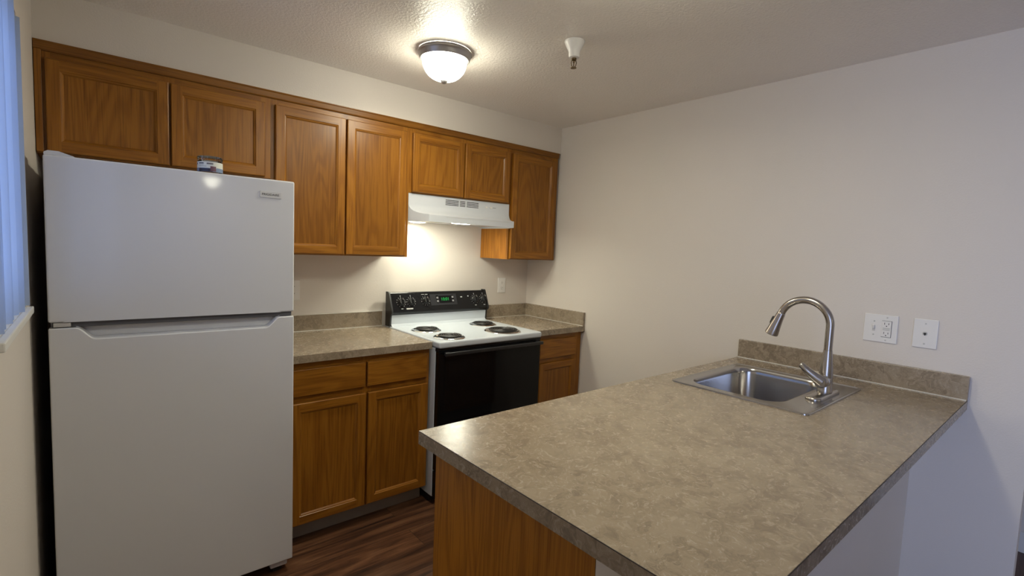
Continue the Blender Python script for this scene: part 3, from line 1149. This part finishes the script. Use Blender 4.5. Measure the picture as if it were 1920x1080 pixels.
# ------------------------------------------------------------------ outlets and plates
def plate_back(x0, x1, z0, z1, label):
    t = thing('wall_outlet', ((x0 + x1) / 2, -.001, z0), label, 'outlet', 'duplex outlets on the back wall')
    bm = new(); box(bm, x0, x1, -.006, -.0003, z0, z1, .0022)
    obj('cover_plate', bm, M_PLASTIC, t)
    xc, zc = (x0 + x1) / 2, (z0 + z1) / 2
    for s in (-1, 1):
        zz = zc + s * .0205
        bm = new()
        prism(bm, [(xc + .0165 * math.cos(R(a)), zz + .0145 * math.sin(R(a))) for a in range(0, 360, 20)], -.0085, -.0061, plane='xz')
        r_ = obj('receptacle', bm, M_PLASTIC, t)
        bm = new()
        box(bm, xc - .0075, xc - .0055, -.0087, -.0084, zz - .002, zz + .006)
        box(bm, xc + .0055, xc + .0075, -.0087, -.0084, zz - .001, zz + .006)
        box(bm, xc - .002, xc + .002, -.0087, -.0084, zz - .010, zz - .006)
        obj('slots', bm, M_DARK, r_)
    return t
plate_back(-.298, -.225, 1.101, 1.215, 'white duplex wall outlet on the back wall right of the stove')
plate_back(-1.826, -1.752, 1.096, 1.211, 'white duplex wall outlet half hidden by the right edge of the fridge')

def screws(t, pts):
    for y, z in pts:
        bm = new()
        lathe(bm, [(.0033, .0060), (.0033, .0070), (.002, .0076), (0, .0076)], (0, y, z), (-1, 0, 0), 14)
        obj('screw', bm, M_GREYPL, t, 40)
t = thing('switch_plate', (-.001, -2.349, 1.094), 'wide white wall plate with a toggle switch and a square outlet above the backsplash', 'switch plate')
bm = new(); box(bm, -.006, -.0003, -2.4105, -2.287, 1.0945, 1.2165, .0024)
obj('cover_plate', bm, M_PLASTIC, t)
bm = new(); box(bm, -.0068, -.0061, -2.330, -2.320, 1.142, 1.168)
tg = obj('toggle_slot', bm, M_GREYPL, t)
bm = new()
prism(bm, [(-.0062, 1.149), (-.0062, 1.163), (-.015, 1.171), (-.0175, 1.167), (-.013, 1.155)], -2.3285, -2.3215, plane='xz')
obj('toggle', bm, M_PLASTIC, t)
bm = new(); box(bm, -.0082, -.0061, -2.388, -2.354, 1.120, 1.190, .001)
rc = obj('receptacle', bm, M_PLASTIC, t)
for zz in (1.175, 1.134):
    bm = new()
    box(bm, -.0084, -.0081, -2.3645, -2.3625, zz - .001, zz + .008)
    box(bm, -.0084, -.0081, -2.3795, -2.3775, zz - .001, zz + .007)
    box(bm, -.0084, -.0081, -2.373, -2.369, zz - .009, zz - .005)
    obj('slots', bm, M_DARK, rc)
for z0 in (1.1515, 1.158):
    bm = new()
    box(bm, -.0088, -.0083, -2.384, -2.358, z0 - .0022, z0 + .0022)
    obj('test_button', bm, M_GREYPL, rc)
bm = new()
for a in ((-2.3885, -2.3535, 1.190, 1.1912), (-2.3885, -2.3535, 1.1188, 1.120), (-2.3895, -2.3882, 1.1188, 1.1912), (-2.382, -2.36, 1.1622, 1.163)):
    box(bm, -.0072, -.0060, a[0], a[1], a[2], a[3])
obj('shadow_gap', bm, M_DARK, rc)
screws(t, [(-2.325, 1.1855), (-2.325, 1.1255), (-2.371, 1.205), (-2.371, 1.1055)])

t = thing('phone_plate', (-.001, -2.504, 1.095), 'small white telephone wall plate, rightmost plate on the right wall', 'wall plate')
bm = new(); box(bm, -.006, -.0003, -2.5445, -2.463, 1.0955, 1.2165, .0024)
obj('cover_plate', bm, M_PLASTIC, t)
bm = new(); lathe(bm, [(.0085, .0060), (.0085, .0075), (.0065, .008), (0, .008)], (0, -2.5035, 1.156), (-1, 0, 0), 24)
jk = obj('phone_jack', bm, M_GREYPL, t, 40)
bm = new(); box(bm, -.0086, -.0079, -2.508, -2.499, 1.1525, 1.1595)
box(bm, -.0086, -.0079, -2.5055, -2.5015, 1.149, 1.1525)
obj('socket', bm, M_DARK, jk)
screws(t, [(-2.5035, 1.198), (-2.5035, 1.1135)])
